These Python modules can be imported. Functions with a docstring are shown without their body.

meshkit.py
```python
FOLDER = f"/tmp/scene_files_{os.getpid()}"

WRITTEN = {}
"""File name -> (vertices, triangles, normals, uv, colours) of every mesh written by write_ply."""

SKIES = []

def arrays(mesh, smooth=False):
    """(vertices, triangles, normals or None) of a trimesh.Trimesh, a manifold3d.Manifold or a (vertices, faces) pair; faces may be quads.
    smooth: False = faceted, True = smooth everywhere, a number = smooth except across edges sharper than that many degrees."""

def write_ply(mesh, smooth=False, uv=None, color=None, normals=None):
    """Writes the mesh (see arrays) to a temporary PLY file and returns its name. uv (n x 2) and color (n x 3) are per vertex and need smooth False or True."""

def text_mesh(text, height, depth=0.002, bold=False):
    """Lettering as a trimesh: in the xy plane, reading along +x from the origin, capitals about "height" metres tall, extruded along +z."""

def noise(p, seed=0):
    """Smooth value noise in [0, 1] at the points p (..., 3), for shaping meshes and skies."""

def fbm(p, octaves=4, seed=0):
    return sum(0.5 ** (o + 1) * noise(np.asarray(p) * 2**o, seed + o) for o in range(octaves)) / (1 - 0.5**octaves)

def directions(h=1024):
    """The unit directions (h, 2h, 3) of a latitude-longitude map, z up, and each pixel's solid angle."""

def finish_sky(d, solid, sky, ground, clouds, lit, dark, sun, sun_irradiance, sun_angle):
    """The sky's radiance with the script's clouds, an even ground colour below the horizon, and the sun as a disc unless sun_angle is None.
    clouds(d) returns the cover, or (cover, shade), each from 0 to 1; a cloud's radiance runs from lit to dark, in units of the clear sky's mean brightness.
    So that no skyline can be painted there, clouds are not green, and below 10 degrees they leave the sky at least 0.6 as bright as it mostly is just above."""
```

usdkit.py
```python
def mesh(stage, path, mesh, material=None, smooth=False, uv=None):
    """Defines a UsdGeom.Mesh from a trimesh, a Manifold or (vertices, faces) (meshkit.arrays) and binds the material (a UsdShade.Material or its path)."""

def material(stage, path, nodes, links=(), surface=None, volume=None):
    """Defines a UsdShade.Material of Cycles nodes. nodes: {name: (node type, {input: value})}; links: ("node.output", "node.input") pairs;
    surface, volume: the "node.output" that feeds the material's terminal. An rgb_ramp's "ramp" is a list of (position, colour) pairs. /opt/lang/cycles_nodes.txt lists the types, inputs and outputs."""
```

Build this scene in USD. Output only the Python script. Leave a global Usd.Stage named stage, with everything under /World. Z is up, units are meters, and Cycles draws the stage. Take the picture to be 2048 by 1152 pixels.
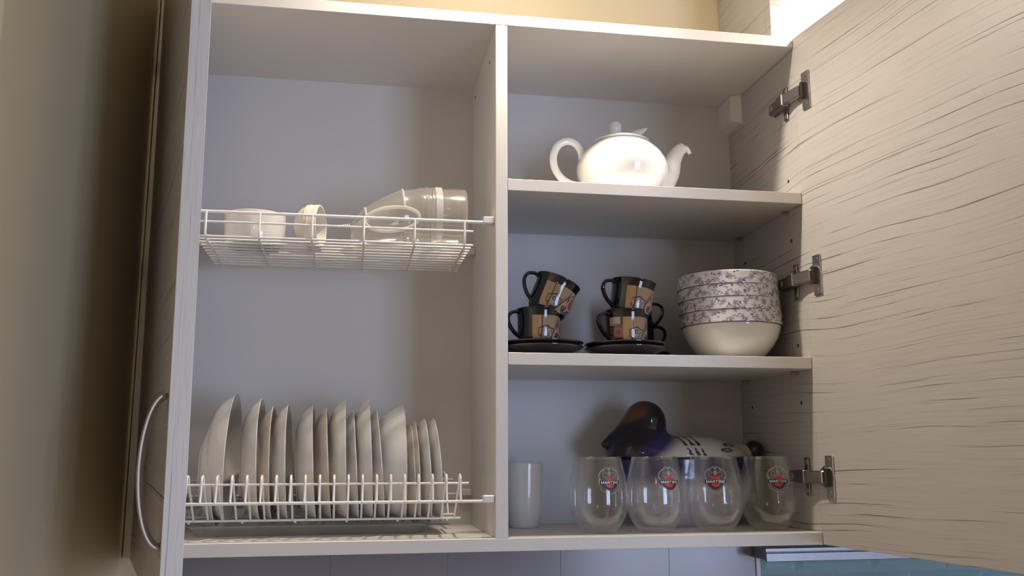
import math, random
import numpy as np
import trimesh
import manifold3d as m3
from manifold3d import Manifold, CrossSection
from pxr import Usd, UsdGeom, UsdLux, UsdShade, Gf, Sdf, Vt
import usdkit, meshkit

random.seed(7)
rng = np.random.default_rng(7)
stage = Usd.Stage.CreateInMemory()
UsdGeom.SetStageUpAxis(stage, UsdGeom.Tokens.z)
UsdGeom.SetStageMetersPerUnit(stage, 1.0)
stage.DefinePrim('/World', 'Xform')
stage.DefinePrim('/World/Looks', 'Scope')
PI = math.pi
A = np.array

# ------------------------------------------------------------------ camera
# x runs along the cabinet front, y into the wall, z up; z = 0 is the underside of the cabinet, 1.4 m above the floor
YAW, PITCH, ROLL, FPX = 0.1729, 0.1798, -0.0029, 1835.6
EYE = A([-0.1907, -1.1690, 0.1187])
fwd = A([math.sin(YAW) * math.cos(PITCH), math.cos(YAW) * math.cos(PITCH), math.sin(PITCH)])
r0 = A([math.cos(YAW), -math.sin(YAW), 0]); u0 = np.cross(r0, fwd)
rgt = math.cos(ROLL) * r0 + math.sin(ROLL) * u0
upv = -math.sin(ROLL) * r0 + math.cos(ROLL) * u0
cam = UsdGeom.Camera.Define(stage, '/World/camera')
cam.AddTransformOp().Set(Gf.Matrix4d(*rgt, 0, *upv, 0, *(-fwd), 0, *EYE, 1))
cam.CreateHorizontalApertureAttr(36.0); cam.CreateVerticalApertureAttr(36.0 * 1152 / 2048)
cam.CreateFocalLengthAttr(36.0 * FPX / 2048)
cam.CreateClippingRangeAttr(Gf.Vec2f(0.02, 50))
cam.CreateExposureAttr(0.16)

# ------------------------------------------------------------------ lights
WINDOW = dict(x=1.45, z=0.02, w=0.95, h=1.35, y=-3.04)
def rect_light(name, loc, rot, w, h, power, color):
    l = UsdLux.RectLight.Define(stage, '/World/' + name)
    l.AddTranslateOp().Set(Gf.Vec3d(*loc)); l.AddRotateXYZOp().Set(Gf.Vec3f(*rot))
    l.CreateWidthAttr(w); l.CreateHeightAttr(h); l.CreateIntensityAttr(power); l.CreateColorAttr(Gf.Vec3f(*color))
rect_light('window_daylight', (WINDOW['x'], WINDOW['y'] - .03, WINDOW['z']), (90, 0, 0), WINDOW['w'], WINDOW['h'], 12.0, (0.57, 0.69, 1.0))
CEIL, CANOPY = 1.12, .942
SPOTS = [(-0.005, -0.075), (0.60, -0.064)]
for i, (sx, sy) in enumerate(SPOTS):
    l = UsdLux.SphereLight.Define(stage, '/World/spot_lamp' + ('_%03d' % i if i else ''))
    l.AddTranslateOp().Set(Gf.Vec3d(sx, sy, CANOPY - .037)); l.CreateRadiusAttr(.022)
    sh = UsdLux.ShapingAPI.Apply(l.GetPrim()); sh.CreateShapingConeAngleAttr(78.0); sh.CreateShapingConeSoftnessAttr(0.7)
    l.CreateIntensityAttr((880.0, 950.0)[i]); l.CreateColorAttr(Gf.Vec3f(1.0, .865, .71))
l = UsdLux.SphereLight.Define(stage, '/World/pendant_bulb')
l.AddTranslateOp().Set(Gf.Vec3d(-.22, -1.95, .62)); l.CreateRadiusAttr(.035)
l.CreateIntensityAttr(25.0); l.CreateColorAttr(Gf.Vec3f(1.0, .84, .66))

# ------------------------------------------------------------------ helpers
taken = {}
def numbered(parent, name):
    k = (str(parent), name); n = taken.get(k, 0); taken[k] = n + 1
    return name if n == 0 else '%s_%03d' % (name, n)

def setdata(p, **kw):
    for k, v in kw.items():
        if v: p.SetCustomDataByKey(k, v)

def thing(name, label, cat, loc=(0, 0, 0), rotz=0, group=None, matrix=None):
    x = UsdGeom.Xform.Define(stage, '/World/' + numbered('/World', name))
    if matrix is not None:
        x.AddTransformOp().Set(Gf.Matrix4d(*np.asarray(matrix, float).T.ravel()))
    else:
        x.AddTranslateOp().Set(Gf.Vec3d(*map(float, loc)))
        if rotz: x.AddRotateZOp().Set(float(rotz))
    setdata(x.GetPrim(), label=label, category=cat, group=group)
    return x.GetPrim()

def copy_of(root, label, loc, rotz=0, matrix=None):
    was = root.GetCustomData()
    base = root.GetName()
    r = thing(base, label, was['category'], loc, rotz, was.get('group'), matrix)
    for c in root.GetChildren():
        p = stage.DefinePrim(r.GetPath().AppendChild(c.GetName()))
        p.GetReferences().AddInternalReference(c.GetPath())
    return r

def paint_attr(m, cols):
    UsdGeom.PrimvarsAPI(m).CreatePrimvar('paint', Sdf.ValueTypeNames.Color3fArray, 'vertex').Set(Vt.Vec3fArray.FromNumpy(np.asarray(cols, np.float32)))

def obj(name, mesh, mat, parent=None, smooth=32, label=None, paint=None, kind=None):
    par = parent.GetPath() if parent is not None else Sdf.Path('/World')
    path = str(par.AppendChild(numbered(par, name)))
    m = usdkit.mesh(stage, path, mesh, mat, smooth=True if paint is not None else smooth)
    if paint is not None: paint_attr(m, paint)
    setdata(m.GetPrim(), label=label, kind=kind)
    return m.GetPrim()

def struct(name, mesh, mat, label=None, cat=None):
    p = obj(name, mesh, mat, None)
    setdata(p, kind='structure', label=label, category=cat)
    return p

def join(*ms):
    return trimesh.util.concatenate([trimesh.Trimesh(*meshkit.arrays(m)[:2], process=False) for m in ms])

def box(lo, hi, c=.0006):
    """box with chamfered edges"""
    lo, hi = A(lo, float), A(hi, float)
    c = min(c, (hi - lo).min() * .3)
    if c <= 0:
        b = trimesh.creation.box(hi - lo); b.apply_translation((lo + hi) / 2); return b
    pts = []
    for i in range(3):
        for s in np.ndindex(2, 2, 2):
            p = np.where(A(s) == 0, lo, hi).astype(float)
            q = p + np.where(A(s) == 0, c, -c)
            q[i] = p[i]; pts.append(q)
    return trimesh.convex.convex_hull(A(pts))

def smoothline(pts, n=8, closed=False):
    pts = A(pts, float); out = []
    N = len(pts); rngk = range(N if closed else N - 1)
    for i in rngk:
        p0 = pts[(i - 1) % N] if closed or i > 0 else 2 * pts[0] - pts[1]
        p1, p2 = pts[i], pts[(i + 1) % N]
        p3 = pts[(i + 2) % N] if closed or i + 2 < N else 2 * pts[-1] - pts[-2]
        for k in range(n):
            t = k / n
            out.append(.5 * ((2 * p1) + (p2 - p0) * t + (2 * p0 - 5 * p1 + 4 * p2 - p3) * t * t + (3 * p1 - p0 - 3 * p2 + p3) * t ** 3))
    if not closed: out.append(pts[-1])
    return A(out)

def tube(pts, r, n=8, closed=False, squash=None):
    """swept tube; r a number or per point; squash (a, b) scales the two section axes"""
    pts = A(pts, float); N = len(pts)
    r = np.broadcast_to(r, (N,))
    if closed: tan = np.roll(pts, -1, 0) - np.roll(pts, 1, 0)
    else: tan = np.gradient(pts, axis=0)
    tan = tan / np.linalg.norm(tan, axis=1)[:, None]
    ref = A([0, 0, 1.]) if abs(tan[0, 2]) < .9 else A([0, 1., 0])
    u = np.cross(ref, tan[0]); u /= np.linalg.norm(u)
    rings = []
    sa, sb = squash or (1, 1)
    for i in range(N):
        u = u - tan[i] * (u @ tan[i]); u /= np.linalg.norm(u)
        w = np.cross(tan[i], u)
        a = np.arange(n) * 2 * PI / n
        rings.append(pts[i] + r[i] * (np.cos(a)[:, None] * u * sa + np.sin(a)[:, None] * w * sb))
    v = np.vstack(rings); f = []
    for i in range(N if closed else N - 1):
        j = (i + 1) % N
        for k in range(n):
            a, b, c, d = i * n + k, i * n + (k + 1) % n, j * n + (k + 1) % n, j * n + k
            f += [[a, b, c], [a, c, d]]
    if not closed:
        v = np.vstack([v, pts[0], pts[-1]]); a, b = N * n, N * n + 1
        for k in range(n):
            f.append([a, (k + 1) % n, k]); f.append([b, (N - 1) * n + k, (N - 1) * n + (k + 1) % n])
    return trimesh.Trimesh(v, f, process=False)

def lathe(prof, n=64, fn=None):
    """revolves (r, z) about z; a profile that starts and ends on the axis gives a closed solid. fn(angle, points) may move the rings"""
    prof = A(prof, float); m = len(prof)
    a = np.arange(n) * 2 * PI / n
    v = np.stack([prof[:, None, 0] * np.cos(a), prof[:, None, 0] * np.sin(a), np.broadcast_to(prof[:, None, 1], (m, n))], -1).reshape(-1, 3)
    f = []
    for i in range(m - 1):
        k = np.arange(n); k2 = (k + 1) % n
        p, q, r_, s = i * n + k, i * n + k2, (i + 1) * n + k2, (i + 1) * n + k
        if prof[i, 0] > 1e-9: f.append(np.stack([p, q, r_], 1))
        if prof[i + 1, 0] > 1e-9: f.append(np.stack([p, r_, s], 1))
    return trimesh.Trimesh(v, np.vstack(f), process=False)

def dense(prof, step):
    prof = A(prof, float); out = [prof[0]]
    for a, b in zip(prof[:-1], prof[1:]):
        k = max(1, int(np.ceil(np.linalg.norm(b - a) / step)))
        out += [a + (b - a) * (i + 1) / k for i in range(k)]
    return A(out)

def moved(m, t=(0, 0, 0), R=None):
    m = m.copy(); M = np.eye(4)
    if R is not None: M[:3, :3] = R
    M[:3, 3] = t; m.apply_transform(M); return m

def rot(axis, deg):
    return trimesh.transformations.rotation_matrix(math.radians(deg), axis)[:3, :3]

def sstep(a, b, x):
    t = np.clip((x - a) / (b - a), 0, 1); return t * t * (3 - 2 * t)

def mixc(a, b, t):
    return a * (1 - t[:, None]) + A(b) * t[:, None]

def sdseg(P, a, b):
    a, b = A(a), A(b); d = b - a
    t = np.clip(((P - a) @ d) / (d @ d), 0, 1)
    return np.linalg.norm(P - a - t[:, None] * d, axis=1)

# ------------------------------------------------------------------ materials
def mat(name, nodes, links, surface='p.BSDF'):
    return usdkit.material(stage, '/World/Looks/' + name, nodes, links, surface=surface)

def plain(name, color, rough=.5, metallic=0., bumpscale=None, bump=.1, var=.04, vscale=6, **kw):
    c = A(color)
    nodes = {'tc': ('texture_coordinate', {}), 'n': ('noise_texture', {'scale': vscale, 'detail': 3}),
             'r': ('rgb_ramp', {'ramp': [(.3, tuple(c * (1 - var))), (.7, tuple(np.minimum(c * (1 + var), 1)))]}),
             'p': ('principled_bsdf', {'roughness': rough, 'metallic': metallic, **kw})}
    links = [('tc.object', 'n.vector'), ('n.fac', 'r.fac'), ('r.color', 'p.base_color')]
    if bumpscale:
        nodes['bn'] = ('noise_texture', {'scale': bumpscale, 'detail': 3}); nodes['b'] = ('bump', {'strength': bump, 'distance': .001})
        links += [('tc.object', 'bn.vector'), ('bn.fac', 'b.height'), ('b.normal', 'p.normal')]
    return mat(name, nodes, links)

def painted(name, rough=.15, **kw):
    return mat(name, {'a': ('attribute', {'attribute': 'paint'}), 'p': ('principled_bsdf', {'roughness': rough, **kw})}, [('a.color', 'p.base_color')])

def woodgrain(name, base, line, along=(1, 1, 0), across=(0, 0, 1), rough=.42, amount=1.0, sc=1.0, wander=.045):
    """pale laminate with thin dark broken cracks along the grain: one line per lane, each lane broken into dashes of its own"""
    N, L = {}, []
    def node(k, kind, ins=None, **src):
        N[k] = (kind, ins or {}); L.extend((v, k + '.' + i) for i, v in src.items()); return k
    def mth(k, op, v1=None, v2=None, v3=None, clamp=False):
        ins = {'math_type': op, 'use_clamp': clamp}; src = {}
        for i, v in (('value1', v1), ('value2', v2), ('value3', v3)):
            if isinstance(v, str): src[i] = v
            elif v is not None: ins[i] = float(v)
        return node(k, 'math', ins, **src) + '.value'
    node('tc', 'texture_coordinate')
    node('u', 'vector_math', {'math_type': 'dot_product', 'vector2': along}, vector1='tc.object')
    node('w', 'vector_math', {'math_type': 'dot_product', 'vector2': across}, vector1='tc.object')
    node('uc', 'combine_xyz', x='u.value', y='w.value')
    node('warp', 'noise_texture', {'scale': 3.0 * sc, 'detail': 2, 'roughness': .35}, vector='uc.vector')
    ww = mth('ww', 'multiply_add', 'warp.fac', wander, 'w.value')
    lines = []
    for i, (freq, dash, lo, hi, wd, jit) in enumerate(((31., 3.6, .43, .66, .042, 3.1), (57., 6.5, .46, .66, .050, 8.7), (100., 11., .46, .72, .050, 5.3))):
        p = 'abc'[i]
        ph = mth(p + 'ph', 'multiply', ww, freq * sc)
        cell = mth(p + 'cell', 'floor', ph); fr = mth(p + 'fr', 'fraction', ph)
        node(p + 'wn', 'white_noise_texture', {'dimensions': '1D'}, w=mth(p + 'ws', 'add', cell, jit))
        pos = mth(p + 'pos', 'multiply_add', p + 'wn.value', .6, .2)
        dist = mth(p + 'd', 'absolute', mth(p + 'd0', 'subtract', fr, pos))
        node(p + 'cc', 'combine_xyz', x=mth(p + 'uu', 'multiply', 'u.value', dash * sc), y=mth(p + 'cy', 'multiply', cell, 3.71))
        node(p + 'dn', 'noise_texture', {'scale': 1., 'detail': 2.5, 'roughness': .6}, vector=p + 'cc.vector')
        node(p + 'm', 'map_range', {'from_min': lo, 'from_max': hi, 'to_min': 0, 'to_max': 1, 'clamp': True}, value=p + 'dn.fac')
        width = mth(p + 'w', 'multiply_add', p + 'm.result', wd, .0015)
        ratio = mth(p + 'rt', 'divide', dist, width)
        k = mth(p + 'k', 'subtract', 1.15, ratio, clamp=True)
        lines.append(mth(p + 'km', 'multiply', k, mth(p + 'mg', 'multiply', mth(p + 'sq', 'power', p + 'm.result', .6), (1.0, .9, .7)[i])))
    lm = mth('l2', 'maximum', mth('l1', 'maximum', lines[0], lines[1]), lines[2])
    lm = mth('lm', 'multiply', lm, amount)
    node('c3', 'combine_xyz', x=mth('u3', 'multiply', 'u.value', 9. * sc), y=mth('w3', 'multiply', ww, 260. * sc))
    node('n3', 'noise_texture', {'scale': 1., 'detail': 3}, vector='c3.vector')
    node('r3', 'rgb_ramp', {'ramp': [(.30, tuple(A(base) * .93)), (.5, base), (.75, tuple(np.minimum(A(base) * 1.03, 1)))]}, fac='n3.fac')
    node('mx', 'mix_color', {'blend_type': 'mix', 'b': line}, a='r3.color', fac=lm)
    node('bp', 'bump', {'strength': .25, 'distance': .0005, 'invert': True}, height=lm)
    node('p', 'principled_bsdf', {'roughness': rough}, base_color='mx.result', normal='bp.normal')
    return mat(name, N, L)

M = {}
M['laminate'] = plain('white_laminate', (.76, .735, .70), .42, var=.015, vscale=3)
M['back'] = plain('back_board', (.66, .65, .66), .55, var=.02, vscale=3)
M['wood'] = woodgrain('grained_laminate', (.535, .507, .485), (.09, .08, .075))
M['edge'] = woodgrain('edge_laminate', (.84, .83, .82), (.30, .29, .30), along=(0, 0, 1), across=(1, 1, 0), amount=.75, sc=2.2, wander=.004)
M['wall'] = plain('cream_paint', (.84, .735, .51), .8, var=.03, vscale=4, bumpscale=300, bump=.08)
M['wall_l'] = M['wall']
M['ceiling'] = plain('ceiling_paint', (.82, .80, .76), .9, var=.01)
M['floor'] = plain('floor_laminate', (.42, .32, .22), .4, var=.2, vscale=8)
M['splash'] = plain('grey_gloss_panel', (.30, .29, .33), .2, var=.06, vscale=2)
M['trim'] = plain('pale_trim', (.55, .56, .60), .3)
M['tile'] = plain('glazed_tile', (.28, .44, .50), .10, var=.08, vscale=12)
M['grout'] = plain('grout', (.35, .38, .42), .8)
M['metal'] = plain('brushed_metal', (.34, .35, .38), .45, 1.0, var=.04, vscale=60)
M['nickel'] = plain('nickel', (.60, .575, .55), .25, 1.0, var=.06, vscale=80)
M['handle'] = plain('satin_handle', (.46, .41, .355), .5, 1.0, var=.04, vscale=60)
M['hingedark'] = plain('shaded_nickel', (.30, .28, .27), .35, 1.0, var=.06, vscale=80)
M['darkmetal'] = plain('dark_metal', (.10, .09, .09), .35, .8, var=.1)
M['wire'] = plain('white_coated_wire', (.85, .83, .81), .3, var=.02)
M['clip'] = plain('white_plastic', (.78, .77, .76), .35, var=.02)
M['porcelain'] = plain('porcelain', (.70, .685, .65), .12, var=.02, coat_weight=.3)
M['porcelain2'] = plain('cream_porcelain', (.64, .57, .49), .14, var=.03, coat_weight=.3)
M['teapot'] = plain('teapot_china', (.93, .92, .90), .08, var=.01, coat_weight=.5)
M['leafy'] = plain('lid_leaf_glaze', (.80, .79, .76), .15, var=.03)
M['bowlwhite'] = plain('bowl_china', (.84, .81, .74), .13, var=.015)
M['dark'] = plain('dark_glaze', (.018, .016, .020), .06, var=.2, coat_weight=.6)
M['hole'] = plain('hole_dark', (.05, .045, .04), .8)
M['plastic_lid'] = plain('ivory_plastic', (.74, .70, .60), .4, var=.03)
M['frost'] = mat('frosted_print', {'d': ('diffuse_bsdf', {'color': (.8, .8, .8)}), 't': ('transparent_bsdf', {}), 'm': ('mix_closure', {'fac': .22})}, [('t.BSDF', 'm.closure1'), ('d.BSDF', 'm.closure2')], 'm.closure')
M['red'] = plain('red_print', (.72, .05, .05), .4, var=.02)
M['black'] = plain('black_print', (.015, .015, .016), .4, var=.02)
M['greyprint'] = plain('grey_print', (.045, .042, .04), .45, var=.05)
M['white'] = plain('white_print', (.9, .9, .9), .5, var=.01)
M['lamp'] = mat('lamp_glow', {'e': ('emission', {'color': (1., .82, .6), 'strength': 40.})}, [], 'e.emission')
def glass(name, color=(1, 1, 1), rough=0., ior=1.47):
    return mat(name, {'p': ('principled_bsdf', {'base_color': color, 'roughness': rough, 'ior': ior, 'transmission_weight': 1.0})}, [])
M['glass'] = glass('clear_glass', (.985, .99, .985))
def thin_plastic(name, tint, body, milk, edge, blend=.35, low=.05):
    return mat(name, {'t': ('transparent_bsdf', {'color': tint}), 'g': ('glossy_bsdf', {'color': (1, 1, 1), 'roughness': .10}), 'd': ('diffuse_bsdf', {'color': body}), 'tl': ('translucent_bsdf', {'color': body}),
                 'l': ('layer_weight', {'blend': blend}), 'm0': ('mix_closure', {'fac': .45}), 'm1': ('mix_closure', {'fac': milk}), 'm2': ('mix_closure', {}), 'fr': ('map_range', {'from_min': 0, 'from_max': 1, 'to_min': low, 'to_max': edge, 'clamp': True})},
                 [('d.BSDF', 'm0.closure1'), ('tl.BSDF', 'm0.closure2'), ('t.BSDF', 'm1.closure1'), ('m0.closure', 'm1.closure2'), ('l.facing', 'fr.value'), ('fr.result', 'm2.fac'), ('m1.closure', 'm2.closure1'), ('g.BSDF', 'm2.closure2')], 'm2.closure')
M['clear'] = thin_plastic('clear_plastic', (.95, .94, .91), (.85, .81, .74), .26, .7)
M['thinglass'] = thin_plastic('thin_clear_glass', (.995, .998, .995), (.9, .88, .85), .02, .95, .24, .04)
M['milky'] = thin_plastic('milky_plastic', (.9, .89, .86), (.88, .86, .80), .75, .5)
M['tray'] = thin_plastic('tray_plastic', (.97, .96, .94), (.85, .83, .77), .12, .35)
M['paint'] = painted('painted_glaze', .10, coat_weight=.4)
M['pane'] = mat('window_pane', {'t': ('transparent_bsdf', {}), 'g': ('glossy_bsdf', {'roughness': .02}), 'f': ('fresnel', {'IOR': 1.5}), 'm': ('mix_closure', {})}, [('f.fac', 'm.fac'), ('t.BSDF', 'm.closure1'), ('g.BSDF', 'm.closure2')], 'm.closure')

# ------------------------------------------------------------------ the room
XL, XR, YB, YF, ZF = -.4495, 2.3, .30, -3.0, -1.40
struct('floor', box((XL - .1, YF - .12, ZF - .05), (XR + .1, YB + .1, ZF), 0), M['floor'], 'brown laminate kitchen floor far below the cabinet', 'floor')
struct('ceiling', box((XL - .1, YF - .12, CEIL), (XR + .1, YB + .1, CEIL + .05), 0), M['ceiling'], 'white painted ceiling above the cabinets', 'ceiling')
struct('wall_left', box((XL - .1, YF - .1, ZF), (XL, YB + .1, CEIL), 0), M['wall_l'], 'plain cream wall at the left behind the open narrow door', 'wall')
struct('wall_right', box((XR, YF - .1, ZF), (XR + .1, YB + .1, CEIL), 0), M['wall'], 'cream wall at the far right of the kitchen', 'wall')
wx0, wx1, wz0, wz1 = WINDOW['x'] - WINDOW['w'] / 2, WINDOW['x'] + WINDOW['w'] / 2, WINDOW['z'] - WINDOW['h'] / 2, WINDOW['z'] + WINDOW['h'] / 2
struct('wall_front', join(box((XL, YF - .1, ZF), (wx0, YF, CEIL), 0), box((wx1, YF - .1, ZF), (XR, YF, CEIL), 0), box((wx0, YF - .1, ZF), (wx1, YF, wz0), 0), box((wx0, YF - .1, wz1), (wx1, YF, CEIL), 0)), M['wall'], 'cream wall with the window, behind the camera', 'wall')
w = thing('window_1', 'white framed window in the wall behind the camera', 'window', (WINDOW['x'], YF - .02, wz0)); setdata(w, kind='structure')
hw, hh = WINDOW['w'] / 2, WINDOW['h']
for lo, hi in (((-hw, -.02, 0), (-hw + .05, .02, hh)), ((hw - .05, -.02, 0), (hw, .02, hh)), ((-hw, -.02, 0), (hw, .02, .05)), ((-hw, -.02, hh - .05), (hw, .02, hh)), ((-.03, -.02, 0), (.03, .02, hh))):
    obj('window_frame', box(lo, hi, .002), M['clip'], w)
for s in (-1, 1): obj('pane', box(sorted([s * .03, s * (hw - .05)])[:1] + [-.003, .05], sorted([s * .03, s * (hw - .05)])[1:] + [.003, hh - .05], 0), M['pane'], w)

wb = thing('wall_back', 'cream yellow back wall with glossy grey splash panels and tiles below', 'wall', (0, YB, 0)); setdata(wb, kind='structure')
obj('plaster', box((XL, 0, ZF), (XR, .1, CEIL), 0), M['wall'], wb)
xs = [XL + .001, -.215, -.037, .141, .319, .4655]
for a, b in zip(xs[:-1], xs[1:]):
    obj('splash_panel', box((a + .0001, -.008, -.62), (b - .0001, -.0002, .0), .0003), M['splash'], wb, label='glossy grey splash panel below the cabinet')
obj('corner_trim', box((.4658, -.011, -.62), (.4738, -.0002, .0), .001), M['trim'], wb, label='pale trim strip')
obj('grout_bed', box((.474, -.0035, -.62), (1.6, -.0002, -.02), 0), M['grout'], wb)
tw, th = .1367, .062
for r in range(5):
    zb = -.0744 - th * r + .001
    x0 = .674 - tw * 2 + (tw / 2 if r % 2 else 0)
    for c in range(9):
        a, b = max(x0 + c * tw + .001, .4745), x0 + (c + 1) * tw - .001
        if b - a < .01: continue
        bv = .011
        v = [(a, 0, zb), (b, 0, zb), (b, 0, zb + th - .002), (a, 0, zb + th - .002)]
        lo = [(x, -.0036, z) for x, _, z in v]
        hi = [(x + (bv if x == a else -bv), -.0085, z + (bv if z == zb else -bv)) for x, _, z in v]
        obj('tile', trimesh.convex.convex_hull(A([(x, -.0005, z) for x, _, z in v] + lo + hi)), M['tile'], wb, smooth=False)

# ------------------------------------------------------------------ the cabinet
W, D, T, H = .4318, .2406, .016, .72
S1, S2 = .4677, .2337
cb = thing('wall_cabinet', 'open two-door white wall cabinet holding the crockery', 'cabinet', (0, 0, 0))
lam = M['laminate']
obj('side_panel', box((-.448, 0, 0), (-.432, .2985, H)), lam, cb)
sp = obj('side_panel', box((W, 0, 0), (W + T, .2985, H)), M['wood'], cb, label='grained right side panel')
obj('top_panel', box((-.432, 0, H - T), (W, .26, H)), lam, cb)
obj('bottom_panel', box((-.432, 0, 0), (W, .26, T)), lam, cb)
obj('divider', box((-.008, 0.0002, T), (.008, D, H - T)), lam, cb)
obj('back_panel', box((-.432, D, T), (-.0002, D + .004, H - T), 0), M['back'], cb)
obj('back_panel', box((.0002, D, T), (W, D + .004, H - T), 0), M['back'], cb)
obj('shelf', box((.0084, .0004, S1), (W - .0004, D - .001, S1 + T)), lam, cb)
obj('shelf', box((.0084, .0004, S2), (W - .0004, D - .001, S2 + T)), lam, cb)
for z in (S1, S2):
    for y in (.0445, .2075):
        obj('shelf_pin', join(moved(trimesh.creation.cylinder(.0025, .010, sections=14), (W - .005, y, z - .0026), rot([0, 1, 0], 90)), box((W - .006, y - .004, z - .003), (W - .0002, y + .004, z - .0005), .0003)), M['nickel'], cb)
for x, y, z in ((W, .0373, .5116), (W, .0389, .4225), (W, .0375, .189), (W, .1988, .1909), (W, .0375, .270), (W, .1988, .4225), (-.008, .0597, .6745), (-.008, .2115, .6818)):
    s = -1
    obj('peg_hole', moved(lathe([(0, -.0002), (.0021, -.0002), (.0026, .0003), (.0020, .0004), (.0019, .0001), (0, .0001)], 20), (x, y, z), rot([0, 1, 0], -90)), M['hole'], cb)
# hanging bracket cover in the upper right corner
obj('bracket_cover', moved(trimesh.convex.convex_hull(A([(x, y, z) for x in (0, -.004) for y in (-.047, .044) for z in (-.03, .018)] + [(-.0175, y, z) for y in (-.041, .038) for z in (-.026, .018)])), (W, .230, .6855)), M['clip'], cb, label='white cover over the hanging bracket')

# doors: frames (origin, along, outward, up)
def frame(o, deg, side, tilt=0.):
    """deg: angle of the door from straight forward, towards +x; side: -1 left hung, +1 right hung; outward points away from the cabinet's inside"""
    th = math.radians(deg)
    d = A([math.sin(th), -math.cos(th), 0])
    n = A([math.cos(th), math.sin(th), 0]) * side
    k = A([0, 0, 1.]); t = math.radians(tilt)
    return dict(o=A(o, float), d=d, n=n * math.cos(t) - k * math.sin(t), u=k * math.cos(t) + n * math.sin(t))
def place(m, fr):
    m = trimesh.Trimesh(*meshkit.arrays(m)[:2], process=False)
    v = A(m.vertices); m.vertices = fr['o'] + v[:, :1] * fr['d'] + v[:, 1:2] * fr['n'] + v[:, 2:3] * fr['u']
    if np.linalg.det(np.stack([fr['d'], fr['n'], fr['u']])) < 0: m.faces = m.faces[:, ::-1]
    return m

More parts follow.
